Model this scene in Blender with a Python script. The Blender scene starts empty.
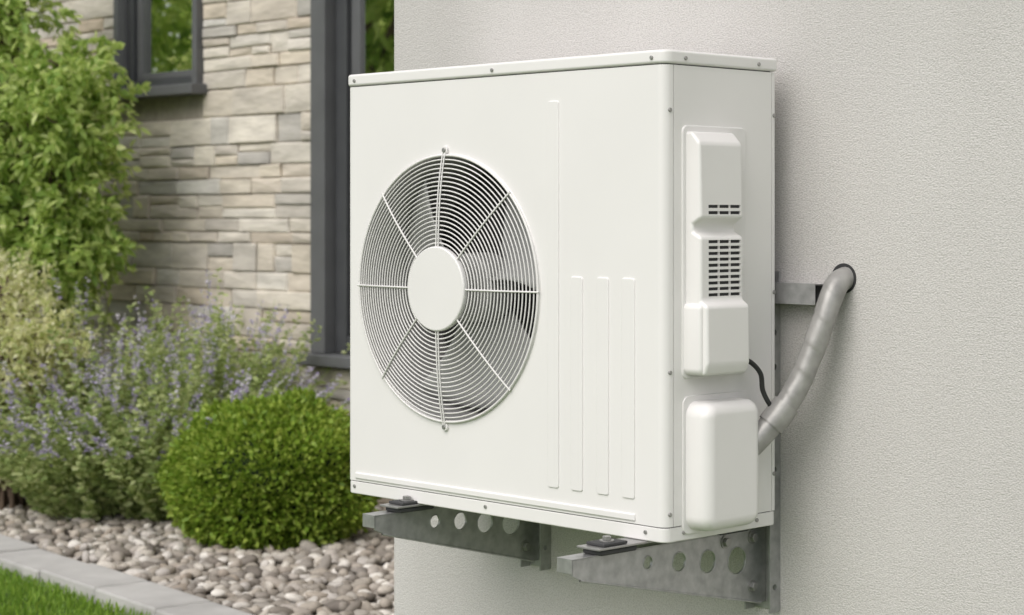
import bpy, bmesh, math, random
import numpy as np
from mathutils import Vector, Matrix
random.seed(7); rng=np.random.default_rng(7)
scene=bpy.context.scene
COL=scene.collection
# ------------------------------------------------------------------ materials
def new_mat(name):
    m=bpy.data.materials.new(name); m.use_nodes=True
    nt=m.node_tree; b=nt.nodes["Principled BSDF"]; return m,nt,b
def N(nt,t,**kw):
    n=nt.nodes.new(t)
    for k,v in kw.items(): setattr(n,k,v)
    return n
def ramp(nt,stops,interp='LINEAR'):
    r=nt.nodes.new('ShaderNodeValToRGB'); cr=r.color_ramp; cr.interpolation=interp
    while len(cr.elements)<len(stops): cr.elements.new(0.5)
    for e,(p,c) in zip(cr.elements,stops):
        e.position=p; e.color=(c[0],c[1],c[2],1)
    return r
def simple(name,col,rough=0.5,metal=0.0,spec=0.5,noise=0.0,nscale=20,bump=0.0,bscale=200,bdist=0.001):
    m,nt,b=new_mat(name); L=nt.links
    b.inputs['Base Color'].default_value=(*col,1); b.inputs['Roughness'].default_value=rough
    b.inputs['Metallic'].default_value=metal; b.inputs['Specular IOR Level'].default_value=spec
    tc=N(nt,'ShaderNodeTexCoord')
    if noise>0:
        n=N(nt,'ShaderNodeTexNoise'); n.inputs['Scale'].default_value=nscale; n.inputs['Detail'].default_value=5
        L.new(tc.outputs['Object'],n.inputs['Vector'])
        r=ramp(nt,[(0.3,[c*(1-noise) for c in col]),(0.7,[min(1,c*(1+noise)) for c in col])])
        L.new(n.outputs['Fac'],r.inputs['Fac']); L.new(r.outputs['Color'],b.inputs['Base Color'])
        rr=N(nt,'ShaderNodeMapRange'); rr.inputs['To Min'].default_value=max(0.05,rough-0.08); rr.inputs['To Max'].default_value=min(1,rough+0.08)
        L.new(n.outputs['Fac'],rr.inputs['Value']); L.new(rr.outputs['Result'],b.inputs['Roughness'])
    if bump>0:
        n2=N(nt,'ShaderNodeTexNoise'); n2.inputs['Scale'].default_value=bscale; n2.inputs['Detail'].default_value=3
        L.new(tc.outputs['Object'],n2.inputs['Vector'])
        bp=N(nt,'ShaderNodeBump'); bp.inputs['Strength'].default_value=bump; bp.inputs['Distance'].default_value=bdist
        L.new(n2.outputs['Fac'],bp.inputs['Height']); L.new(bp.outputs['Normal'],b.inputs['Normal'])
    return m
M_white=simple('white_powder_coat',(0.81,0.793,0.783),0.36,noise=0.02,nscale=3,bump=0.14,bscale=800,bdist=0.0005)
M_plastic=simple('white_plastic',(0.80,0.784,0.774),0.36,noise=0.015,nscale=5,bump=0.08,bscale=700,bdist=0.0004)
M_grille=simple('grille_wire_white',(0.77,0.755,0.74),0.4)
M_fan=simple('fan_blade_grey',(0.38,0.38,0.375),0.4)
M_shroud=simple('shroud_grey',(0.36,0.355,0.35),0.5)
M_dark=simple('dark_void',(0.03,0.03,0.032),0.7)
M_coil=simple('coil_dark',(0.05,0.05,0.05),0.6,noise=0.3,nscale=60)
M_steel=simple('galvanised_steel',(0.42,0.42,0.42),0.38,metal=0.6,noise=0.18,nscale=45,bump=0.12,bscale=120)
M_screw=simple('screw_steel',(0.36,0.355,0.345),0.35,metal=0.6)
M_rubber=simple('rubber_black',(0.045,0.045,0.047),0.7)
M_tape=simple('pipe_insulation_tape',(0.35,0.342,0.33),0.38,metal=0.25,noise=0.18,nscale=28,bump=0.4,bscale=60,bdist=0.002)
M_cable=simple('black_cable',(0.02,0.02,0.02),0.5)
M_frame=simple('anthracite_frame',(0.060,0.063,0.068),0.42,noise=0.08,nscale=8)
M_frame2=simple('grey_window_trim',(0.115,0.118,0.124),0.5,noise=0.08,nscale=6)
M_bark=simple('bark',(0.12,0.085,0.06),0.9,noise=0.3,nscale=30,bump=0.6,bscale=60,bdist=0.004)
M_mortar=simple('mortar',(0.36,0.325,0.28),0.95,noise=0.15,nscale=20)

def mat_glass():
    m,nt,b=new_mat('window_glass'); L=nt.links
    b.inputs['Base Color'].default_value=(0.015,0.02,0.02,1); b.inputs['Roughness'].default_value=0.05
    g=N(nt,'ShaderNodeBsdfGlossy'); g.inputs['Color'].default_value=(0.94,0.96,0.92,1); g.inputs['Roughness'].default_value=0.015
    mx=N(nt,'ShaderNodeMixShader'); mx.inputs[0].default_value=0.9
    L.new(b.outputs[0],mx.inputs[1]); L.new(g.outputs[0],mx.inputs[2])
    L.new(mx.outputs[0],nt.nodes['Material Output'].inputs['Surface']); return m
M_glass=mat_glass()

def mat_stucco():
    m,nt,b=new_mat('stucco_render'); L=nt.links
    tc=N(nt,'ShaderNodeTexCoord')
    big=N(nt,'ShaderNodeTexNoise'); big.inputs['Scale'].default_value=1.3; big.inputs['Detail'].default_value=6
    mp=N(nt,'ShaderNodeMapping'); mp.inputs['Scale'].default_value=(1.6,1,0.6)
    L.new(tc.outputs['Object'],mp.inputs['Vector']); L.new(mp.outputs[0],big.inputs['Vector'])
    r=ramp(nt,[(0.3,(0.58,0.560,0.543)),(0.7,(0.665,0.645,0.628))])
    L.new(big.outputs['Fac'],r.inputs['Fac'])
    fine=N(nt,'ShaderNodeTexNoise'); fine.inputs['Scale'].default_value=300; fine.inputs['Detail'].default_value=3
    mp2=N(nt,'ShaderNodeMapping'); mp2.inputs['Scale'].default_value=(0.8,1,1.1)
    L.new(tc.outputs['Object'],mp2.inputs['Vector']); L.new(mp2.outputs[0],fine.inputs['Vector'])
    r2=ramp(nt,[(0.35,(0.80,0.80,0.80)),(0.58,(1,1,1))]); L.new(fine.outputs['Fac'],r2.inputs['Fac'])
    mx=N(nt,'ShaderNodeMix',data_type='RGBA',blend_type='MULTIPLY'); mx.inputs[0].default_value=1.0
    L.new(r.outputs[0],mx.inputs[6]); L.new(r2.outputs[0],mx.inputs[7]); L.new(mx.outputs[2],b.inputs['Base Color'])
    b.inputs['Roughness'].default_value=0.95; b.inputs['Specular IOR Level'].default_value=0.15
    mid=N(nt,'ShaderNodeTexNoise'); mid.inputs['Scale'].default_value=90; mid.inputs['Detail'].default_value=4
    L.new(mp2.outputs[0],mid.inputs['Vector'])
    ad=N(nt,'ShaderNodeMath',operation='MULTIPLY_ADD'); ad.inputs[1].default_value=0.5
    L.new(mid.outputs['Fac'],ad.inputs[0]); L.new(fine.outputs['Fac'],ad.inputs[2])
    bp=N(nt,'ShaderNodeBump'); bp.inputs['Strength'].default_value=0.9; bp.inputs['Distance'].default_value=0.003
    L.new(ad.outputs[0],bp.inputs['Height']); L.new(bp.outputs['Normal'],b.inputs['Normal'])
    return m
M_stucco=mat_stucco()

def mat_island(name,stops,rough=0.8,bump=0.5,bscale=25,bdist=0.01,vary=0.25,vscale=9,interp='LINEAR',stretch=(1,1,1)):
    m,nt,b=new_mat(name); L=nt.links
    g=N(nt,'ShaderNodeNewGeometry'); r=ramp(nt,stops,interp); L.new(g.outputs['Random Per Island'],r.inputs['Fac'])
    tc=N(nt,'ShaderNodeTexCoord'); mp=N(nt,'ShaderNodeMapping'); mp.inputs['Scale'].default_value=stretch
    L.new(tc.outputs['Object'],mp.inputs['Vector'])
    n=N(nt,'ShaderNodeTexNoise'); n.inputs['Scale'].default_value=vscale; n.inputs['Detail'].default_value=6
    L.new(mp.outputs[0],n.inputs['Vector'])
    r2=ramp(nt,[(0.3,(1-vary,)*3),(0.7,(1+vary*0.6,)*3)]); L.new(n.outputs['Fac'],r2.inputs['Fac'])
    mx=N(nt,'ShaderNodeMix',data_type='RGBA',blend_type='MULTIPLY'); mx.inputs[0].default_value=1
    L.new(r.outputs[0],mx.inputs[6]); L.new(r2.outputs[0],mx.inputs[7]); L.new(mx.outputs[2],b.inputs['Base Color'])
    b.inputs['Roughness'].default_value=rough; b.inputs['Specular IOR Level'].default_value=0.25
    n2=N(nt,'ShaderNodeTexNoise'); n2.inputs['Scale'].default_value=bscale; n2.inputs['Detail'].default_value=5
    L.new(mp.outputs[0],n2.inputs['Vector'])
    bp=N(nt,'ShaderNodeBump'); bp.inputs['Strength'].default_value=bump; bp.inputs['Distance'].default_value=bdist
    L.new(n2.outputs['Fac'],bp.inputs['Height']); L.new(bp.outputs['Normal'],b.inputs['Normal'])
    return m
M_stone=mat_island('ledger_stone',[(0.0,(0.50,0.475,0.44)),(0.12,(0.66,0.59,0.49)),(0.24,(0.56,0.525,0.48)),(0.36,(0.71,0.655,0.57)),(0.48,(0.47,0.45,0.425)),(0.6,(0.63,0.545,0.44)),(0.7,(0.60,0.58,0.545)),(0.8,(0.57,0.48,0.385)),(0.9,(0.70,0.665,0.605)),(1.0,(0.65,0.575,0.48))],0.9,0.8,14,0.012,0.26,8,stretch=(0.5,1,1.6))
M_pebble=mat_island('river_pebbles',[(0,(0.17,0.15,0.13)),(0.2,(0.42,0.375,0.32)),(0.4,(0.25,0.225,0.20)),(0.55,(0.62,0.575,0.51)),(0.7,(0.36,0.305,0.25)),(0.85,(0.50,0.465,0.43)),(1,(0.76,0.72,0.66))],0.75,0.3,60,0.004,0.15,30)
M_paver=mat_island('concrete_paver',[(0,(0.42,0.41,0.395)),(1,(0.50,0.49,0.475))],0.9,0.5,90,0.003,0.16,6)

def mat_leaf(name,stops,trans=0.3,rough=0.45):
    m,nt,b=new_mat(name); L=nt.links
    g=N(nt,'ShaderNodeNewGeometry'); r=ramp(nt,stops); L.new(g.outputs['Random Per Island'],r.inputs['Fac'])
    L.new(r.outputs[0],b.inputs['Base Color']); b.inputs['Roughness'].default_value=rough; b.inputs['Specular IOR Level'].default_value=0.35
    t=N(nt,'ShaderNodeBsdfTranslucent'); h=N(nt,'ShaderNodeHueSaturation'); h.inputs['Value'].default_value=1.3; h.inputs['Hue'].default_value=0.485
    L.new(r.outputs[0],h.inputs['Color']); L.new(h.outputs[0],t.inputs['Color'])
    mx=N(nt,'ShaderNodeMixShader'); mx.inputs[0].default_value=trans
    L.new(b.outputs[0],mx.inputs[1]); L.new(t.outputs[0],mx.inputs[2])
    L.new(mx.outputs[0],nt.nodes['Material Output'].inputs['Surface']); return m
M_box=mat_leaf('boxwood_leaf',[(0,(0.12,0.21,0.02)),(0.5,(0.24,0.37,0.045)),(1,(0.44,0.55,0.11))],0.38)
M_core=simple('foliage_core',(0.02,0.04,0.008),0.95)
M_tall=mat_leaf('shrub_leaf',[(0,(0.22,0.36,0.08)),(0.5,(0.42,0.55,0.16)),(0.85,(0.60,0.70,0.28)),(1,(0.74,0.80,0.42))],0.5)
M_mint=mat_leaf('catmint_leaf',[(0,(0.22,0.31,0.10)),(0.5,(0.38,0.47,0.18)),(1,(0.60,0.65,0.34))],0.48,0.6)
M_flower=mat_leaf('lavender_flower',[(0,(0.38,0.30,0.58)),(0.4,(0.54,0.47,0.68)),(0.75,(0.72,0.68,0.80)),(1,(0.82,0.80,0.80))],0.4,0.7)
M_varieg=mat_leaf('pale_shrub_leaf',[(0,(0.38,0.46,0.14)),(0.4,(0.64,0.66,0.34)),(1,(0.84,0.82,0.62))],0.45)
M_grass=mat_leaf('grass_blade',[(0,(0.11,0.22,0.02)),(0.5,(0.20,0.35,0.045)),(1,(0.32,0.47,0.08))],0.35)
M_bg=mat_leaf('tree_leaf',[(0,(0.18,0.30,0.05)),(0.5,(0.36,0.50,0.12)),(1,(0.58,0.68,0.24))],0.6)

# ------------------------------------------------------------------ helpers
def empty(name,loc):
    e=bpy.data.objects.new(name,None); e.location=loc; e.empty_display_size=0.2; COL.objects.link(e); return e
def put(o,parent):
    if parent is not None:
        o.parent=parent; o.matrix_parent_inverse=Matrix.Translation(parent.location).inverted()
def mesh_obj(name,verts,faces,mat,parent=None,smooth=False):
    me=bpy.data.meshes.new(name); me.from_pydata([tuple(v) for v in verts],[],[tuple(f) for f in faces]); me.update()
    o=bpy.data.objects.new(name,me); COL.objects.link(o); me.materials.append(mat)
    if smooth: me.polygons.foreach_set('use_smooth',[True]*len(me.polygons))
    put(o,parent); return o
def np_mesh(name,V,F,mat,parent=None,smooth=False):
    me=bpy.data.meshes.new(name); k=F.shape[1]
    me.vertices.add(len(V)); me.vertices.foreach_set('co',V.astype(np.float32).ravel())
    me.loops.add(F.size); me.loops.foreach_set('vertex_index',F.astype(np.int32).ravel())
    me.polygons.add(len(F)); me.polygons.foreach_set('loop_start',np.arange(0,F.size,k,dtype=np.int32))
    me.polygons.foreach_set('loop_total',np.full(len(F),k,dtype=np.int32))
    if smooth: me.polygons.foreach_set('use_smooth',np.ones(len(F),dtype=bool))
    me.update(calc_edges=True); me.validate()
    o=bpy.data.objects.new(name,me); COL.objects.link(o); me.materials.append(mat); put(o,parent); return o
def fix_normals(o):
    bm=bmesh.new(); bm.from_mesh(o.data); bmesh.ops.recalc_face_normals(bm,faces=bm.faces); bm.to_mesh(o.data); bm.free()
def bevel(o,w,seg=3,ang=35):
    b=o.modifiers.new('bevel','BEVEL'); b.width=w; b.segments=seg; b.limit_method='ANGLE'; b.angle_limit=math.radians(ang); b.harden_normals=True
    o.data.polygons.foreach_set('use_smooth',[True]*len(o.data.polygons)); return o
def wn(o):
    w=o.modifiers.new('wn','WEIGHTED_NORMAL'); w.weight=100; w.keep_sharp=True
def box(name,x0,x1,y0,y1,z0,z1,mat,parent=None,bev=0.0,seg=2):
    v=[(x0,y0,z0),(x1,y0,z0),(x1,y1,z0),(x0,y1,z0),(x0,y0,z1),(x1,y0,z1),(x1,y1,z1),(x0,y1,z1)]
    f=[(0,3,2,1),(4,5,6,7),(0,1,5,4),(1,2,6,5),(2,3,7,6),(3,0,4,7)]
    o=mesh_obj(name,v,f,mat,parent)
    if bev>0: bevel(o,bev,seg)
    return o
def rrect(u0,u1,v0,v1,r,seg=8):
    rs=r if isinstance(r,(list,tuple)) else [r]*4
    pts=[]
    cs=[(u0,v0,180),(u1,v0,270),(u1,v1,0),(u0,v1,90)]
    sg=[(1,1),(-1,1),(-1,-1),(1,-1)]
    for (cu,cv,a0),(su,sv),rr in zip(cs,sg,rs):
        if rr<=0: pts.append((cu,cv)); continue
        for i in range(seg+1):
            a=math.radians(a0+90*i/seg); pts.append((cu+su*rr+rr*math.cos(a),cv+sv*rr+rr*math.sin(a)))
    return pts
def prism(name,prof,axis,a0,a1,mat,parent=None,bev=0,seg=3,ang=35):
    def P(u,v,a): return {'z':(u,v,a),'y':(u,a,v),'x':(a,u,v)}[axis]
    n=len(prof); V=[P(u,v,a0) for u,v in prof]+[P(u,v,a1) for u,v in prof]
    F=[tuple(range(n))[::-1],tuple(range(n,2*n))]+[(i,(i+1)%n,n+(i+1)%n,n+i) for i in range(n)]
    o=mesh_obj(name,V,F,mat,parent); fix_normals(o)
    if bev>0: bevel(o,bev,seg,ang)
    return o
def apply_all(o):
    dg=bpy.context.evaluated_depsgraph_get(); ev=o.evaluated_get(dg)
    me=bpy.data.meshes.new_from_object(ev,preserve_all_data_layers=True,depsgraph=dg)
    o.modifiers.clear(); o.data=me
def cut(o,cutters):
    bpy.context.view_layer.update()
    for c in cutters:
        m=o.modifiers.new('b','BOOLEAN'); m.object=c; m.operation='DIFFERENCE'; m.solver='EXACT'
    bpy.context.view_layer.update(); apply_all(o)
    for c in cutters: bpy.data.objects.remove(c,do_unlink=True)
def smooth_angle(o,deg=30):
    me=o.data; bm=bmesh.new(); bm.from_mesh(me)
    for f in bm.faces: f.smooth=True
    for e in bm.edges:
        e.smooth = not (len(e.link_faces)==2 and e.calc_face_angle(0)>math.radians(deg))
    bm.to_mesh(me); bm.free()
def cyl(name,c,axis,r,h0,h1,mat,parent=None,n=32,bev=0):
    prof=[(r*math.cos(2*math.pi*i/n),r*math.sin(2*math.pi*i/n)) for i in range(n)]
    if axis=='y': pr=[(c[0]+u,c[2]+v) for u,v in prof]
    elif axis=='x': pr=[(c[1]+u,c[2]+v) for u,v in prof]
    else: pr=[(c[0]+u,c[1]+v) for u,v in prof]
    o=prism(name,pr,axis,h0,h1,mat,parent)
    if bev>0: bevel(o,bev,2,40)
    elif n>=24: smooth_angle(o,40)
    return o
def catmull(P,n=10):
    P=[Vector(p) for p in P]; P=[P[0]*2-P[1]]+P+[P[-1]*2-P[-2]]; out=[]
    for i in range(1,len(P)-2):
        for k in range(n):
            t=k/n; a,b,c,d=P[i-1],P[i],P[i+1],P[i+2]
            out.append(0.5*((2*b)+(-a+c)*t+(2*a-5*b+4*c-d)*t*t+(-a+3*b-3*c+d)*t**3))
    out.append(P[-2]); return out
def tube_arrays(path,radf,ns=8,closed=False):
    V=[];F=[]; path=[Vector(p) for p in path]; n=len(path); up=None; s=0
    for i,p in enumerate(path):
        if closed: t=(path[(i+1)%n]-path[i-1]).normalized()
        else: t=(path[min(i+1,n-1)]-path[max(i-1,0)]).normalized()
        if up is None:
            up=Vector((0,0,1)) if abs(t.z)<0.9 else Vector((1,0,0))
        u=(up-t*up.dot(t)).normalized(); w=t.cross(u); up=u
        if i>0: s+=(path[i]-path[i-1]).length
        for k in range(ns):
            a=2*math.pi*k/ns; r=radf(i/(n-1),s,a) if callable(radf) else radf
            V.append(p+u*(r*math.cos(a))+w*(r*math.sin(a)))
    m=n if closed else n-1
    for i in range(m):
        for k in range(ns):
            j=(i+1)%n
            F.append((i*ns+k,i*ns+(k+1)%ns,j*ns+(k+1)%ns,j*ns+k))
    return V,F
def tubes(name,items,mat,parent=None,smooth=True):
    V=[];F=[]
    for (v,f) in items:
        o=len(V); V+=v; F+=[tuple(i+o for i in q) for q in f]
    return mesh_obj(name,V,F,mat,parent,smooth)

# ------------------------------------------------------------------ outdoor unit
CX,CY=-0.475,-0.227
unit=empty('air_conditioner_outdoor_unit',(CX,CY,0.88))
YF=-0.394; YB=-0.060; X0=-0.956; X1=0.0
FX,FZ,FR=-0.622,1.344,0.282
body=prism('casing',rrect(X0,X1,YF,YB,[0.016,0.020,0.006,0.006]),'z',0.906,1.7865,M_white,unit)
c1=cyl('c',(FX,0,FZ),'y',FR,YF-0.05,-0.17,M_white,None,96)
c2=box('c2',-0.004,0.02,-0.3705,-0.3685,0.9,1.80,M_white)
c3=box('c3',-0.003,0.02,-0.0745,-0.0725,0.9,1.80,M_white)
cut(body,[c1,c2,c3]); smooth_angle(body,30); wn(body)
prism('seam_top',rrect(X0+0.004,X1-0.004,YF+0.004,YB-0.004,0.015),'z',1.785,1.7905,M_dark,unit)
prism('lid',rrect(X0-0.004,X1+0.004,YF-0.004,YB+0.003,[0.02,0.024,0.008,0.008]),'z',1.7885,1.815,M_white,unit,0.006,3,40)
prism('seam_bottom',rrect(X0+0.003,X1-0.003,YF+0.003,YB-0.004,0.015),'z',0.902,0.908,M_dark,unit)
prism('base_pan',rrect(X0+0.001,X1-0.001,YF+0.001,YB-0.002,[0.015,0.019,0.006,0.006]),'z',0.876,0.9045,M_white,unit,0.003,2,40)
box('base_strip',-0.925,-0.075,YF-0.004,YF+0.004,0.911,0.925,M_white,unit,0.003,3)
for i,(a,b_,t,bt) in enumerate([(-0.3146,-0.283,1.729,0.953),(-0.2496,-0.2163,1.378,0.953),(-0.178,-0.1457,1.378,0.953),(-0.111,-0.0767,1.378,0.953)]):
    prism('panel_rib_%d'%i,rrect(a,b_,bt,t,0.006,5),'y',YF-0.0028,YF+0.003,M_white,unit,0.0022,3,40)
cyl('coil_back',(FX,0,FZ),'y',FR-0.002,-0.185,-0.172,M_coil,unit,64)
nn_=96; V=[];F=[]
for j,(yy,rr) in enumerate(((YF+0.012,FR-0.0006),(YF+0.02,FR-0.004),(YF+0.05,FR-0.009),(-0.18,FR-0.010))):
    for i in range(nn_): V.append((FX+rr*math.cos(2*math.pi*i/nn_),yy,FZ+rr*math.sin(2*math.pi*i/nn_)))
for j in range(3):
    for i in range(nn_): F.append((j*nn_+i,j*nn_+(i+1)%nn_,(j+1)*nn_+(i+1)%nn_,(j+1)*nn_+i))
mesh_obj('fan_shroud',V,F,M_shroud,unit,True)
def ring(r,y,w,ns=8,n=112):
    return tube_arrays([(FX+r*math.cos(2*math.pi*i/n),y,FZ+r*math.sin(2*math.pi*i/n)) for i in range(n)],w,ns,True)
tubes('bell_mouth',[ring(FR+0.001,YF+0.001,0.0035,10)],M_white,unit)
cyl('fan_hub',(FX,0,FZ),'y',0.075,-0.335,-0.26,M_fan,unit,48,0.008)
cyl('fan_motor',(FX,0,FZ),'y',0.05,-0.27,-0.18,M_coil,unit,32)
for b_ in range(3):
    V=[];F=[];na,nr=18,8
    for i in range(na+1):
        for j in range(nr+1):
            t=i/na; s=j/nr; r=0.07+0.190*s
            a=math.radians(b_*120+255+ (62+18*s)*t - 18*s)
            y=-0.335+0.085*t+0.012*math.sin(math.pi*t)-0.015*s
            V.append((FX+r*math.cos(a),y,FZ+r*math.sin(a)))
    for i in range(na):
        for j in range(nr):
            k=i*(nr+1)+j; F.append((k,k+1,k+nr+2,k+nr+1))
    o=mesh_obj('fan_blade_%d'%b_,V,F,M_fan,unit,True)
    s=o.modifiers.new('s','SOLIDIFY'); s.thickness=0.004
def gy(r): return YF-0.004-0.020*(1-(r/0.288)**3)
items=[]
nr=21
for i in range(nr):
    r=0.097+(0.283-0.097)*i/(nr-1); items.append(ring(r,gy(r),0.0016 if i<nr-1 else 0.0028,6))
tubes('grille_rings',items,M_grille,unit)
items=[]
for k in range(8):
    a=math.radians(90+45*k)
    offs=[-0.0035,0.0035] if k in (0,4) else [0]
    for of in offs:
        pts=[]
        for j in range(14):
            r=0.08+(0.288-0.08)*j/13
            pts.append((FX+r*math.cos(a)-of*math.sin(a),gy(min(r,0.288))-0.0028,FZ+r*math.sin(a)+of*math.cos(a)))
        items.append(tube_arrays(pts,0.0017 if len(offs)>1 else 0.0021,6))
tubes('grille_spokes',items,M_grille,unit)
cyl('grille_hub_cap',(FX,0,FZ),'y',0.090,gy(0.09)-0.009,gy(0.09)+0.006,M_plastic,unit,72,0.004)
def screw(x,y,z,axis,r=0.0048,h=0.003,name='screw'):
    d={'y':y,'x':x,'z':z}[axis]; s=-1 if axis=='y' else 1
    a,b_=sorted([d-s*0.002,d+s*h])
    return cyl(name,(x,y,z),axis,r,a,b_,M_screw,unit,12,0.001)
for a in (90,270):
    ar=math.radians(a); rr=0.294
    x=FX+rr*math.cos(ar); z=FZ+rr*math.sin(ar)
    cyl('grille_tab',(x,0,z),'y',0.009,YF-0.006,YF+0.001,M_grille,unit,20,0.0015)
    screw(x,YF-0.006,z,'y',0.005)
for x,z in ((-0.925,1.80),(-0.475,1.80),(-0.03,1.80)): screw(x,YF-0.004,z,'y',0.004)
for x,z in ((-0.93,0.893),(-0.50,0.893),(-0.05,0.893)): screw(x,YF+0.001,z,'y',0.004)
for y,z in ((-0.379,1.70),(-0.379,1.20),(-0.379,0.93),(-0.067,1.345),(-0.067,0.98),(-0.067,1.70)):
    screw(0.0 if y>-0.1 else -0.001,y,z,'x',0.0042)
for y in (-0.34,-0.12): screw(0.004,y,1.80,'x',0.004); screw(-0.001,y,0.892,'x',0.004)
# ---- side service covers
prism('cover_backplate',rrect(-0.347,-0.158,1.186,1.672,0.014),'x',-0.004,0.004,M_plastic,unit,0.0025,3,40)
prof=[(-0.01,1.660),(0.018,1.660),(0.038,1.638),(0.041,1.494),(0.020,1.482),(0.020,1.468),(0.041,1.458),(0.041,1.336),(0.057,1.326),(0.058,1.215),(0.050,1.194),(-0.01,1.194)]
def prism_y(name,prof,y0,y1,mat,parent,bev):
    n=len(prof); V=[(u,y0,v) for u,v in prof]+[(u,y1,v) for u,v in prof]
    F=[tuple(range(n)),tuple(range(n,2*n))]+[(i,(i+1)%n,n+(i+1)%n,n+i) for i in range(n)]
    o=mesh_obj(name,V,F,mat,parent); fix_normals(o); bevel(o,bev,4,15); return o
up=prism_y('valve_cover_upper',prof,-0.338,-0.211,M_plastic,unit,0.0065)
bmc=bmesh.new()
def addbox(bm,x0,x1,y0,y1,z0,z1):
    vs=[bm.verts.new(p) for p in [(x0,y0,z0),(x1,y0,z0),(x1,y1,z0),(x0,y1,z0),(x0,y0,z1),(x1,y0,z1),(x1,y1,z1),(x0,y1,z1)]]
    for f in [(0,3,2,1),(4,5,6,7),(0,1,5,4),(1,2,6,5),(2,3,7,6),(3,0,4,7)]: bm.faces.new([vs[i] for i in f])
rows=[1.5165,1.5045]+[1.449-i*0.0113 for i in range(10)]
for z in rows:
    n=3; y0,y1=-0.315,-0.218; p=(y1-y0)/n
    for k in range(n): addbox(bmc,0.0335,0.06,y0+k*p,y0+k*p+p*0.95,z-0.0030,z+0.0030)
mc=bpy.data.meshes.new('slotcut'); bmc.to_mesh(mc); bmc.free(); oc=bpy.data.objects.new('slotcut',mc); COL.objects.link(oc)
bpy.context.view_layer.update(); apply_all(up)
cut(up,[oc]); smooth_angle(up,30); wn(up)
box('slot_back_upper',0.030,0.0365,-0.325,-0.217,1.498,1.523,M_dark,unit)
box('slot_back_lower',0.030,0.0365,-0.325,-0.217,1.342,1.456,M_dark,unit)
prism('valve_cover_step',rrect(-0.345,-0.207,1.194,1.333,0.014),'x',-0.004,0.047,M_plastic,unit,0.008,4,40)
lc=prism('valve_cover_lower',rrect(-0.339,-0.165,0.893,1.143,0.030,8),'x',-0.025,0.056,M_plastic,unit,0.024,8,40)
for v in lc.data.vertices:
    if v.co.x>0.02:
        v.co.y=-0.2500+(v.co.y+0.2500)*0.95; v.co.z=1.02+(v.co.z-1.02)*0.98
prism('cover_flange',rrect(-0.345,-0.140,0.887,1.153,0.018,6),'x',-0.004,0.003,M_plastic,unit,0.002,2,40)
for xc,tip in ((-0.075,-0.525),(-0.738,-0.455)):
    box('mounting_foot',xc-0.032,xc+0.028,tip,YB+0.02,0.8715,0.8755,M_screw,unit,0.001)
    box('rubber_damper',xc-0.028,xc+0.024,tip+0.012,tip+0.11,0.8600,0.8712,M_rubber,unit,0.004)
    box('rubber_damper',xc-0.028,xc+0.024,-0.17,-0.08,0.8600,0.8712,M_rubber,unit,0.004)
    box('clamp_plate',xc-0.026,xc+0.022,tip+0.02,tip+0.085,0.8758,0.8820,M_rubber,unit,0.002)
    cyl('foot_washer',(xc,tip+0.05,0),'z',0.014,0.8822,0.8845,M_screw,unit,24)
    cyl('foot_bolt',(xc,tip+0.05,0),'z',0.009,0.8846,0.8920,M_screw,unit,6,0.001)

# ------------------------------------------------------------------ brackets
def bracket(name,xc,tip,holes):
    e=empty(name,(xc,0,0.86))
    prof=[(tip,0.857),(tip,0.828),(tip+0.02,0.818),(-0.02,0.705),(-0.006,0.705),(-0.006,0.857)]
    n=len(prof); V=[(xc-0.002,u,v) for u,v in prof]+[(xc+0.002,u,v) for u,v in prof]
    F=[tuple(range(n)),tuple(range(n,2*n))]+[(i,(i+1)%n,n+(i+1)%n,n+i) for i in range(n)]
    w=mesh_obj('web',V,F,M_steel,e); fix_normals(w)
    cs=[cyl('h',(0,y,z),'x',r,xc-0.02,xc+0.02,M_steel,None,32) for y,z,r in holes]
    cut(w,cs); smooth_angle(w,40)
    for y,z,r in holes:
        tubes('hole_lip',[tube_arrays([(xc+0.002,y+(r+0.001)*math.cos(2*math.pi*i/40),z+(r+0.001)*math.sin(2*math.pi*i/40)) for i in range(40)],0.0013,6,True)],M_steel,e)
    box('top_flange',xc-0.036,xc+0.003,tip-0.001,-0.006,0.8575,0.8597,M_steel,e,0.0006,1)
    box('end_lip',xc-0.036,xc+0.003,tip-0.004,tip-0.0012,0.832,0.8600,M_steel,e,0.0006,1)
    V,F=tube_arrays([(xc+0.001,tip+0.02,0.8175),(xc+0.001,-0.02,0.7045)],0.0028,6); tubes('lower_fold',[(V,F)],M_steel,e)
    box('wall_channel_back',xc-0.03,xc+0.036,-0.005,0.004,0.690,1.385,M_steel,e,0.001,1)
    vr=box('wall_channel_side',xc+0.0325,xc+0.0365,-0.034,-0.0052,0.688,1.318,M_steel,e)
    cut(vr,[cyl('h',(0,-0.019,z),'x',0.0065,xc,xc+0.08,M_steel,None,20) for z in (0.74,0.98,1.05,1.12,1.19,1.26)])
    box('wall_channel_side_l',xc-0.031,xc-0.0275,-0.034,-0.0052,0.688,1.318,M_steel,e)
    for y,z in ((-0.050,0.742),(-0.050,0.842),(-0.135,0.842)):
        cyl('bolt',(0,y,z),'x',0.0095,xc+0.002,xc+0.012,M_screw,e,6,0.001)
        cyl('washer',(0,y,z),'x',0.0135,xc+0.0018,xc+0.0042,M_screw,e,20)
    return e
bracket('mounting_bracket',-0.072,-0.572,[(-0.365,0.829,0.012),(-0.274,0.819,0.0185),(-0.188,0.809,0.0225),(-0.098,0.800,0.027)])
bracket('mounting_bracket',-0.738,-0.495,[(-0.325,0.828,0.0135),(-0.25,0.821,0.0185),(-0.175,0.810,0.023),(-0.095,0.800,0.026)])
rail=empty('mounting_rail',(-0.4,0,1.34))
box('rail_back',-0.86,0.084,-0.008,0.003,1.322,1.362,M_steel,rail,0.0008,1)
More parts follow.
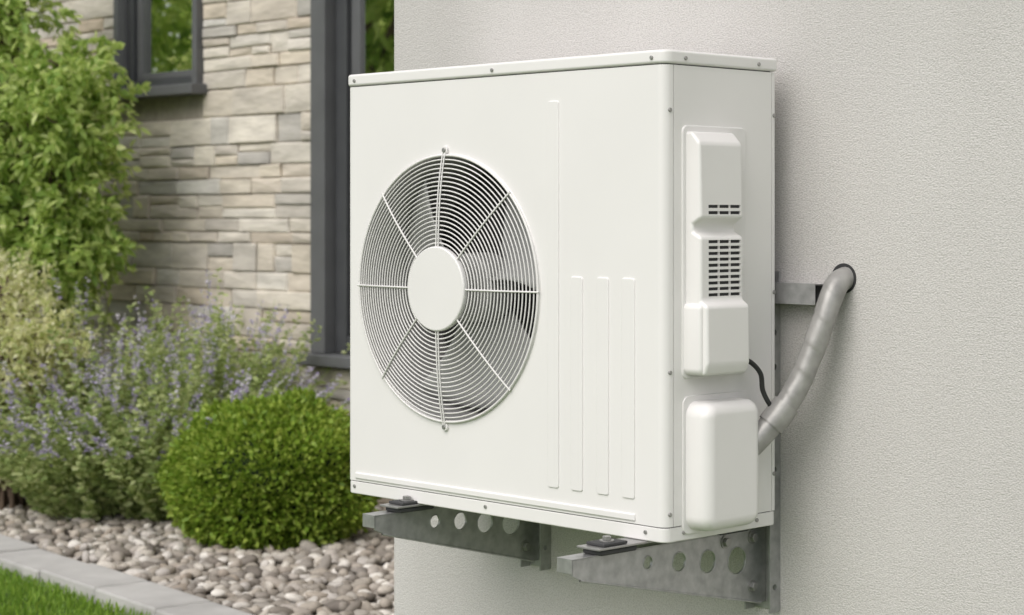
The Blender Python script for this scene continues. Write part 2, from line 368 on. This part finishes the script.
box('rail_top',-0.86,0.084,-0.040,-0.0085,1.3595,1.3625,M_steel,rail,0.0008,1)
box('rail_bottom',-0.86,0.084,-0.040,-0.0085,1.3215,1.3245,M_steel,rail,0.0008,1)
box('rail_front_plate',-0.055,0.085,-0.043,-0.0405,1.3205,1.3635,M_steel,rail,0.0008,1)

# ------------------------------------------------------------------ pipe
pipe=empty('insulated_refrigerant_pipe',(0.08,-0.1,1.2))
P=catmull([(0.124,0.06,1.378),(0.125,0.0,1.374),(0.127,-0.035,1.354),(0.119,-0.062,1.29),(0.101,-0.082,1.215),(0.079,-0.110,1.143),(0.045,-0.155,1.072),(0.000,-0.225,0.995)],24)
def prad(t,s,a):
    ph=(s/0.055 + a/(2*math.pi))%1.0
    return 0.0228+0.0011*ph+0.0004*math.sin(s*60+a*2)
V,F=tube_arrays(P,prad,28); tubes('pipe_insulation',[(V,F)],M_tape,pipe)
Pc=P[int(len(P)*0.74):int(len(P)*0.83)]
V,F=tube_arrays(Pc,lambda t,s,a:0.0272+0.0006*math.sin(t*math.pi),28); tubes('pipe_collar',[(V,F)],M_tape,pipe)
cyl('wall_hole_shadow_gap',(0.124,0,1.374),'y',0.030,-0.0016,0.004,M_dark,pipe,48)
cab=empty('power_cable',(0.03,-0.12,1.15))
V,F=tube_arrays(catmull([(0.02,-0.215,1.215),(0.035,-0.19,1.215),(0.045,-0.165,1.19),(0.046,-0.158,1.155),(0.055,-0.145,1.125),(0.06,-0.12,1.10)],10),0.005,10)
tubes('cable_sheath',[(V,F)],M_cable,cab)

# ------------------------------------------------------------------ stucco wall block
CXW=-1.262
sw=box('stucco_wall',CXW,14,0,3.6,-0.3,6.2,M_stucco,None,0.006,3)
# ------------------------------------------------------------------ stone house
YS=3.2
house=empty('stone_house',(-7,YS,0))
wins=[(-5.66,-3.9,0.72,3.4),(-7.56,-6.70,2.18,3.6)]
def backing(x0,x1,z0,z1): box('wall_backing',x0,x1,YS+0.012,YS+0.35,z0,z1,M_mortar,house)
e_=0.02
backing(-18,wins[1][0]+e_,-0.3,6.2)
backing(wins[1][0]+e_,wins[1][1]-e_,-0.3,wins[1][2]+e_); backing(wins[1][0]+e_,wins[1][1]-e_,wins[1][3]-e_,6.2)
backing(wins[1][1]-e_,wins[0][0]+e_,-0.3,6.2)
backing(wins[0][0]+e_,wins[0][1]-e_,-0.3,wins[0][2]+e_); backing(wins[0][0]+e_,wins[0][1]-e_,wins[0][3]-e_,6.2)
backing(wins[0][1]-e_,CXW-0.003,-0.3,6.2)
V=[];F=[]
def stone(x0,x1,z0,z1,d):
    o=len(V); c=0.007; j=lambda s=0.003: random.uniform(-s,s)
    w_=x1-x0
    base=[(x0,z0),(x1,z0),(x1,z1),(x0,z1)]
    ins=[(x0+c,z0+c),(x1-c,z0+c),(x1-c,z1-c),(x0+c,z1-c)]
    for x,zz in base: V.append((x,YS+0.06,zz))
    for x,zz in base: V.append((x+j(0.003),YS-d+0.008,zz+j(0.004)))
    for x,zz in ins: V.append((x+j(0.004),YS-d+j(0.004),zz+j(0.004)))
    for i in range(4):
        k=(i+1)%4
        F.append((o+i,o+k,o+4+k,o+4+i)); F.append((o+4+i,o+4+k,o+8+k,o+8+i))
    m_=len(V); V.append(((x0+x1)/2+j(w_*0.15),YS-d-random.uniform(0,0.006),(z0+z1)/2+j(0.01)))
    for i in range(4): F.append((o+8+i,o+8+(i+1)%4,m_))
z=-0.05
while z<6.15:
    h=random.choice([0.06,0.075,0.085,0.10,0.115,0.135,0.155])
    segs=[(-17.9,CXW-0.01)]
    for (a,b_,c0,c1_) in wins:
        if z+h>c0 and z<c1_:
            ns=[]
            for s in segs:
                if s[1]<=a or s[0]>=b_: ns.append(s)
                else:
                    if a-s[0]>0.05: ns.append((s[0],a))
                    if s[1]-b_>0.05: ns.append((b_,s[1]))
            segs=ns
    for s in segs:
        x=s[0]
        while x<s[1]-0.02:
            l=random.uniform(0.14,0.5)
            if s[1]-(x+l)<0.12: l=s[1]-x
            D=lambda: random.uniform(0.0,0.018)
            if h>0.10 and random.random()<0.55:
                hh=h*random.uniform(0.35,0.65)
                if random.random()<0.5 and l>0.3:
                    q=l*random.uniform(0.35,0.65)
                    stone(x+0.002,x+q-0.002,z+0.002,z+hh-0.002,D()); stone(x+q+0.002,x+l-0.002,z+0.002,z+hh-0.002,D()); stone(x+0.002,x+l-0.002,z+hh+0.002,z+h-0.002,D())
                else:
                    stone(x+0.002,x+l-0.002,z+0.002,z+hh-0.002,D()); stone(x+0.002,x+l-0.002,z+hh+0.002,z+h-0.002,D())
            else: stone(x+0.002,x+l-0.002,z+0.002,z+h-0.002,D())
            x+=l
    z+=h
o=mesh_obj('stone_cladding',V,F,M_stone,house)
def window(x0,x1,z0,z1,tw,f,g):
    box('trim_left',x0,x0+tw,YS-0.05,YS+0.10,z0+0.06,z1,M_frame2,house,0.004)
    box('trim_right',x1-tw,x1,YS-0.05,YS+0.10,z0+0.06,z1,M_frame2,house,0.004)
    box('trim_top',x0+tw+0.002,x1-tw-0.002,YS-0.049,YS+0.10,z1-tw,z1-0.002,M_frame2,house,0.004)
    box('sill',x0-0.05,x1+0.05,YS-0.12,YS+0.11,z0,z0+0.058,M_frame2,house,0.006)
    a,b_=x0+tw+0.003,x1-tw-0.003
    yb=YS+0.02
    box('frame_left',a,a+f,yb,YS+0.12,z0+0.06,z1-tw,M_frame,house,0.005)
    box('frame_right',b_-f,b_,yb,YS+0.12,z0+0.06,z1-tw,M_frame,house,0.005)
    box('frame_bottom',a+f+0.002,b_-f-0.002,yb+0.002,YS+0.12,z0+0.06,z0+0.06+f,M_frame,house,0.005)
    box('frame_top',a+f+0.002,b_-f-0.002,yb+0.002,YS+0.12,z1-tw-f,z1-tw-0.002,M_frame,house,0.005)
    a2,b2=a+f+0.004,b_-f-0.004; zb=z0+0.06+f+0.004; zt=z1-tw-f-0.004; ys=yb+0.03
    p,q=a2,b2
    box('sash_left',p,p+g,ys,YS+0.12,zb,zt,M_frame2,house,0.005)
    box('sash_right',q-g,q,ys,YS+0.12,zb,zt,M_frame2,house,0.005)
    box('sash_bottom',p+g+0.002,q-g-0.002,ys+0.002,YS+0.12,zb,zb+g,M_frame2,house,0.005)
    box('sash_top',p+g+0.002,q-g-0.002,ys+0.002,YS+0.12,zt-g,zt,M_frame2,house,0.005)
    box('glass',p+g-0.01,q-g+0.01,ys+0.02,ys+0.03,zb+g-0.01,zt-g+0.01,M_glass,house)
window(*wins[0],0.12,0.09,0.07)
window(*wins[1],0.045,0.05,0.04)

# ------------------------------------------------------------------ ground
def sheet(name,x0,x1,y0,y1,z,mat,parent=None):
    return mesh_obj(name,[(x0,y0,z),(x1,y0,z),(x1,y1,z),(x0,y1,z)],[(0,1,2,3)],mat,parent)
def mat_ground():
    m,nt,b=new_mat('lawn_ground'); L=nt.links; tc=N(nt,'ShaderNodeTexCoord')
    n=N(nt,'ShaderNodeTexNoise'); n.inputs['Scale'].default_value=0.8; n.inputs['Detail'].default_value=8
    L.new(tc.outputs['Object'],n.inputs['Vector']); r=ramp(nt,[(0.3,(0.055,0.10,0.018)),(0.7,(0.10,0.17,0.03))])
    L.new(n.outputs['Fac'],r.inputs['Fac']); L.new(r.outputs[0],b.inputs['Base Color']); b.inputs['Roughness'].default_value=1; return m
M_ground=mat_ground()
sheet('ground',-300,300,-300,300,0.0,M_ground)
yin=lambda X:1.035-0.0986*(X+3.32)
bedm=mat_island('gravel_fines',[(0,(0.15,0.13,0.11)),(1,(0.17,0.145,0.12))],1,1,70,0.02,0.5,50)
gb=empty('gravel_bed',(-5,2,0))
mesh_obj('bed_base',[(-14,yin(-14)-0.02,0.012),(CXW-0.002,yin(CXW)-0.02,0.012),(CXW-0.002,3.19,0.012),(-14,3.19,0.012)],[(0,1,2,3)],bedm,gb)
bm=bmesh.new(); bmesh.ops.create_icosphere(bm,subdivisions=2,radius=1); bm.verts.ensure_lookup_table()
IV=np.array([v.co[:] for v in bm.verts]); IF=np.array([[v.index for v in f.verts] for f in bm.faces]); bm.free()
pts=[]
pitch=0.047
for X in np.arange(-9.2,-1.4,pitch):
    for Y in np.arange(0.85,3.15,pitch):
        x=X+rng.uniform(-.022,.022); y=Y+rng.uniform(-.022,.022)
        if y>yin(x)+0.028: pts.append((x,y,0.022+rng.uniform(-0.008,0.028)))
pts=np.array(pts); n=len(pts)
sc=np.stack([rng.uniform(.018,.048,n),rng.uniform(.016,.034,n),rng.uniform(.012,.024,n)],1)
big=rng.random(n)<0.10; sc[big]*=1.3
ang=rng.uniform(0,2*np.pi,n); tilt=rng.normal(0,0.3,n)
tmpl=[]
for k in range(6):
    d=rng.normal(size=(4,3)); d/=np.linalg.norm(d,axis=1)[:,None]; w=1+0.10*np.sin(IV@d.T*2.5).sum(1)
    tmpl.append(IV*w[:,None])
tmpl=np.array(tmpl); ti=rng.integers(0,6,n)
W=tmpl[ti]*sc[:,None,:]
ct,st=np.cos(tilt)[:,None],np.sin(tilt)[:,None]
x=W[...,0]*ct-W[...,2]*st; zz=W[...,0]*st+W[...,2]*ct; W=np.stack([x,W[...,1],zz],-1)
ca,sa=np.cos(ang)[:,None],np.sin(ang)[:,None]
x=W[...,0]*ca-W[...,1]*sa; y=W[...,0]*sa+W[...,1]*ca; W=np.stack([x,y,W[...,2]],-1)+pts[:,None,:]
FF=(IF[None]+(np.arange(n)*len(IV))[:,None,None]).reshape(-1,3)
np_mesh('pebbles',W.reshape(-1,3),FF,M_pebble,gb,True)
kerb=empty('garden_edging',(-5,1.1,0))
xk=-13.0; kw=0.24; ux=Vector((1,-0.0986,0)).normalized(); vx=Vector((0.0986,1,0)).normalized()
k=0
while xk<CXW+0.6:
    l=0.50
    p=Vector((xk,yin(xk),0)); hh=0.065+random.uniform(-0.005,0.005); jj=vx*random.uniform(-0.004,0.004)
    prof=[p-vx*kw+jj,p-vx*kw+ux*(l-0.010)+jj,p+ux*(l-0.010)+jj,p+jj]
    V=[(q.x,q.y,-0.05) for q in prof]+[(q.x,q.y,hh) for q in prof]
    o=mesh_obj('paver_%d'%k,V,[(0,3,2,1),(4,5,6,7),(0,1,5,4),(1,2,6,5),(2,3,7,6),(3,0,4,7)],M_paver,kerb); bevel(o,0.012,3)
    xk+=l*ux.x; k+=1

# ------------------------------------------------------------------ foliage engine
def unit_v(a): return a/np.maximum(np.linalg.norm(a,axis=-1,keepdims=True),1e-9)
def leaves(name,pos,d,ln,wd,mat,parent=None,nrm=None,fold=0.25,droop=0.15):
    n=len(pos); d=unit_v(d)
    if nrm is None: nrm=rng.normal(size=(n,3))+np.array([0,0,0.8])
    s=unit_v(np.cross(d,nrm)); u=np.cross(s,d)
    ln=np.broadcast_to(ln,(n,))[:,None]; wd=np.broadcast_to(wd,(n,))[:,None]
    def P(a,b,c): return pos+d*ln*a+s*wd*b+u*(wd*c) - np.array([0,0,1])*ln*droop*a*a
    Vv=np.stack([P(0,0,0),P(.3,.42,fold*.8),P(.68,.40,fold*.8),P(1,0,0),P(.68,-.40,fold*.8),P(.3,-.42,fold*.8)],1)
    base=(np.arange(n)*6)[:,None]
    Fq=np.concatenate([base+np.array([[0,1,2,3]]),base+np.array([[0,3,4,5]])],0)
    return np_mesh(name,Vv.reshape(-1,3),Fq,mat,parent)
def rand_dir(n): return unit_v(rng.normal(size=(n,3)))

# boxwood
bw=empty('boxwood_bush',(-4.69,2.20,0))
C=np.array([-4.68,2.18,0.30]); R=np.array([0.48,0.46,0.36])
n=30000
d=rand_dir(n); d=d[d[:,2]>-0.95]; n=len(d)
fb=unit_v(rng.normal(size=(46,3)))
lump=sum(np.exp(-((d-f)**2).sum(1)/0.035) for f in fb)
shoot=rng.random(n)<0.12
rad=1+0.085*(lump-lump.mean())+rng.normal(0,0.02,n)-rng.random(n)**2*0.17+shoot*rng.random(n)*0.08
pos=C+d*R*rad[:,None]; pos[:,2]=np.maximum(pos[:,2],0.03)
ld=unit_v(d*1.0+rng.normal(0,0.6,(n,3))+np.array([0,0,0.45]))
leaves('boxwood_leaves',pos,ld,rng.uniform(.022,.040,n),rng.uniform(.014,.023,n),M_box,bw)
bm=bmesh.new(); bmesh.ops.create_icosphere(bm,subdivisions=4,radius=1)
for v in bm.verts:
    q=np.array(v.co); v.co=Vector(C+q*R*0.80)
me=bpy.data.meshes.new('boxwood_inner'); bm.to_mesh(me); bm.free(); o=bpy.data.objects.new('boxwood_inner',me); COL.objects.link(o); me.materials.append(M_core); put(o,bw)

def clump(name,cx,cy,nst,hmin,hmax,spread,flower=True,leafmat=M_mint,lsz=0.046,fl_frac=0.5,lean=0.6):
    e=empty(name,(cx,cy,0)); P_=[];D_=[];Ls=[]; FP=[];FD=[]; st=[]
    for i in range(nst):
        a=rng.uniform(0,2*np.pi); rr=math.sqrt(rng.random())
        b0=Vector((cx+math.cos(a)*rr*spread*0.35,cy+math.sin(a)*rr*spread*0.35,0.02))
        L_=rng.uniform(hmin,hmax)*(1-0.18*rr); le=lean*rr+rng.normal(0,0.10)
        dirv=Vector((math.cos(a)*math.sin(le),math.sin(a)*math.sin(le),math.cos(le)))
        out=Vector((math.cos(a),math.sin(a),0)); bend=rng.uniform(0.0,0.3)*rr
        pth=[b0+dirv*L_*t+out*bend*L_*t*t-Vector((0,0,1))*bend*0.5*L_*t*t for t in np.linspace(0,1,6)]
        st.append(tube_arrays(pth,lambda t,s,a_:0.0028*(1-0.6*t),3))
        nl=int(L_/0.016)
        isf=flower and rng.random()<fl_frac
        for k in range(nl):
            t=rng.uniform(0.08,0.82 if isf else 1.0); j=min(4,int(t*5)); f=t*5-j
            p=pth[j].lerp(pth[j+1],f); aa=rng.uniform(0,2*np.pi)
            P_.append(p); D_.append((math.cos(aa),math.sin(aa),rng.uniform(0.0,0.9))); Ls.append(lsz*(1.25-0.5*t)*rng.uniform(.7,1.2))
        if isf:
            for k in range(32):
                t=rng.uniform(0.78,1.0); j=4; f=max(0,min(1,t*5-4)); 
                if t<0.8: j=3;f=t*5-3
                p=pth[j].lerp(pth[j+1],f); aa=rng.uniform(0,2*np.pi)
                FP.append(p); FD.append((math.cos(aa),math.sin(aa),rng.uniform(-0.1,0.9)))
    tubes('stems',st,M_mint,e,False)
    P_=np.array([p[:] for p in P_]); Ls=np.array(Ls)
    leaves('leaves',P_,np.array(D_),Ls,Ls*0.55,leafmat,e)
    if FP:
        FP=np.array([p[:] for p in FP]); nn=len(FP)
        leaves('flowers',FP,np.array(FD),rng.uniform(.012,.024,nn),rng.uniform(.009,.015,nn),M_flower,e)
    return e
clump('lavender_plant',-5.50,2.26,340,0.5,1.0,0.78,lean=0.80)
clump('lavender_plant',-5.80,1.98,300,0.55,1.05,0.65,lean=0.70)
clump('lavender_plant',-5.88,2.70,240,0.8,1.27,0.65,lean=0.55)
clump('lavender_plant',-6.45,2.30,240,0.8,1.22,0.7,lean=0.6)

def lobes_shrub(name,base,lobes,n,lsz,mat):
    e=empty(name,base); P_=[];D_=[]
    tot=sum(l[3]**2 for l in lobes); tb=[]
    for (x,y,z,r,rz) in lobes:
        k=int(n*r*r/tot)
        nc=max(6,k//16); cd=rand_dir(nc)*(rng.random(nc)**0.4)[:,None]
        ci=rng.integers(0,nc,k); 
        tw=unit_v(cd+rng.normal(0,0.6,(nc,3)))
        along=rng.uniform(-0.25,0.36,k)[:,None]; off=tw[ci]*along+rng.normal(0,0.05,(k,3))
        q=cd[ci]+off
        P_.append(np.array([x,y,z])+q*np.array([r,r,rz]))
        D_.append(unit_v(tw[ci]*0.7+rng.normal(0,0.55,(k,3)))+np.array([0,0,0.1]))
        for t in range(max(3,nc//10)):
            c=cd[t%nc]*np.array([r,r,rz])+np.array([x,y,z])
            mid=Vector(((base[0]+x)/2+rng.normal(0,.05),(base[1]+y)/2+rng.normal(0,.05),(z-rz*0.6)))
            tb.append(tube_arrays(catmull([(base[0]+rng.normal(0,.06),base[1]+rng.normal(0,.06),0.0),mid,tuple(c)],5),lambda t_,s,a_:0.014*(1-0.85*t_)+0.002,5))
    P_=np.concatenate(P_); D_=np.concatenate(D_)
    ok=(P_[:,1]<YS-0.14)&(P_[:,2]>0.06)
    P_=P_[ok];D_=D_[ok];k=len(P_)
    l=lsz*rng.uniform(.6,1.15,k)
    leaves('leaves',P_,D_,l,l*rng.uniform(.42,.58,k),mat,e,droop=0.2)
    tubes('branches',tb,M_bark,e)
    return e
lobes_shrub('pale_leaf_shrub',(-6.30,1.74,0),[(-6.32,1.72,0.42,0.27,0.30),(-6.28,1.80,0.75,0.30,0.28),(-6.50,1.75,0.98,0.30,0.24),(-6.85,1.85,0.7,0.40,0.40),(-6.80,1.95,1.12,0.28,0.20),(-6.10,1.84,0.88,0.20,0.18)],12000,0.045,M_varieg)
lobes_shrub('tall_leafy_shrub',(-7.4,2.4,0),[(-7.45,2.30,2.62,0.36,0.34),(-7.10,2.45,2.10,0.42,0.32),(-7.42,2.3,1.80,0.48,0.42),(-7.10,2.45,1.62,0.38,0.30),(-7.85,2.1,2.3,0.5,0.6),(-7.8,2.1,1.4,0.5,0.5),(-7.20,2.4,1.2,0.42,0.36),(-7.60,2.3,3.0,0.36,0.35),(-6.92,2.5,2.28,0.24,0.18),(-6.86,2.5,1.90,0.24,0.2),(-7.0,2.5,1.35,0.3,0.25)],25000,0.072,M_tall)

# lawn blades
lawn=empty('lawn',(-4,0,0))
n=75000
gx=rng.uniform(-8.5,-2.2,n); gy_=rng.uniform(-0.6,1.6,n); ok=gy_<(yin(gx)-kw-0.005); gx=gx[ok]; gy_=gy_[ok]; n=len(gx)
pos=np.stack([gx,gy_,np.zeros(n)],1); a=rng.uniform(0,2*np.pi,n); le=rng.uniform(0,0.6,n)
d=np.stack([np.cos(a)*np.sin(le),np.sin(a)*np.sin(le),np.cos(le)],1)
leaves('grass_blades',pos,d,rng.uniform(.035,.078,n),rng.uniform(.004,.007,n),M_grass,lawn,nrm=rng.normal(size=(n,3)),fold=0.1,droop=0.25)

# garden trees opposite the house (seen reflected in windows)
def tree(name,x,y,h,r,n=6000):
    e=empty(name,(x,y,0)); tb=[tube_arrays(catmull([(x,y,0),(x+.1,y,h*.4),(x,y+.1,h*.85)],6),lambda t,s,a:0.16*(1-0.8*t),8)]
    P_=[];D_=[]
    for i in range(16):
        a=rng.uniform(0,6.28); q=np.array([x+math.cos(a)*r*rng.uniform(.1,.7),y+math.sin(a)*r*rng.uniform(.1,.7),h*rng.uniform(.22,.92)]); rr=r*rng.uniform(.3,.5)
        tb.append(tube_arrays([(x,y,q[2]*0.6),tuple(q)],lambda t,s,a:0.05*(1-0.8*t),5))
        k=n//16; dd=rand_dir(k); P_.append(q+dd*rr*(rng.random(k)**0.4)[:,None]); D_.append(dd+rng.normal(0,.4,(k,3)))
    P_=np.concatenate(P_);D_=np.concatenate(D_)
    leaves('crown',P_,D_,rng.uniform(.16,.26,len(P_)),rng.uniform(.10,.15,len(P_)),M_bg,e); tubes('trunk',tb,M_bark,e)
for i,(x,y,h,r) in enumerate([(-13.5,-3.2,5.5,2.2),(-16.5,-5.5,6.5,2.6),(-11.5,-6.5,5,2.0),(-19.5,-3.5,6,2.4),(-16,-9.5,7,2.8),(-21.5,-8,7,2.8)]):
    tree('garden_tree',x,y,h,r)

# ------------------------------------------------------------------ light, world, camera
sd=Vector((0.12,-0.80,0)).normalized(); el=math.radians(46)
S=Vector((sd.x*math.cos(el),sd.y*math.cos(el),math.sin(el)))
sun=bpy.data.lights.new('sun','SUN'); sun.energy=1.72; sun.angle=math.radians(60); sun.color=(1,0.945,0.90)
so=bpy.data.objects.new('sun',sun); so.rotation_euler=(-S).to_track_quat('-Z','Y').to_euler(); so.location=(0,-10,12); COL.objects.link(so)
w=bpy.data.worlds.new('World'); scene.world=w; w.use_nodes=True; nt=w.node_tree
bg=nt.nodes['Background']; sky=nt.nodes.new('ShaderNodeTexSky'); sky.sky_type='NISHITA'; sky.sun_disc=False
sky.sun_elevation=el; sky.sun_rotation=math.atan2(S.x,S.y); sky.dust_density=2.5; sky.air_density=1.0; sky.ozone_density=1
hs=nt.nodes.new('ShaderNodeHueSaturation'); hs.inputs['Saturation'].default_value=0.3
nt.links.new(sky.outputs[0],hs.inputs['Color']); nt.links.new(hs.outputs[0],bg.inputs['Color']); bg.inputs['Strength'].default_value=0.15
cam=bpy.data.cameras.new('camera'); co=bpy.data.objects.new('camera',cam); COL.objects.link(co)
co.location=(2.479,-3.164,1.5); co.rotation_euler=(math.radians(90),0,math.radians(46.3))
cam.sensor_width=36; cam.lens=1955/1024*36; cam.shift_y=-92.5/1024; cam.clip_end=1000; cam.clip_start=0.05
cam.dof.use_dof=True; cam.dof.focus_distance=3.95; cam.dof.aperture_fstop=6.3
scene.camera=co
scene.view_settings.view_transform='Standard'; scene.view_settings.look='None'; scene.view_settings.exposure=0
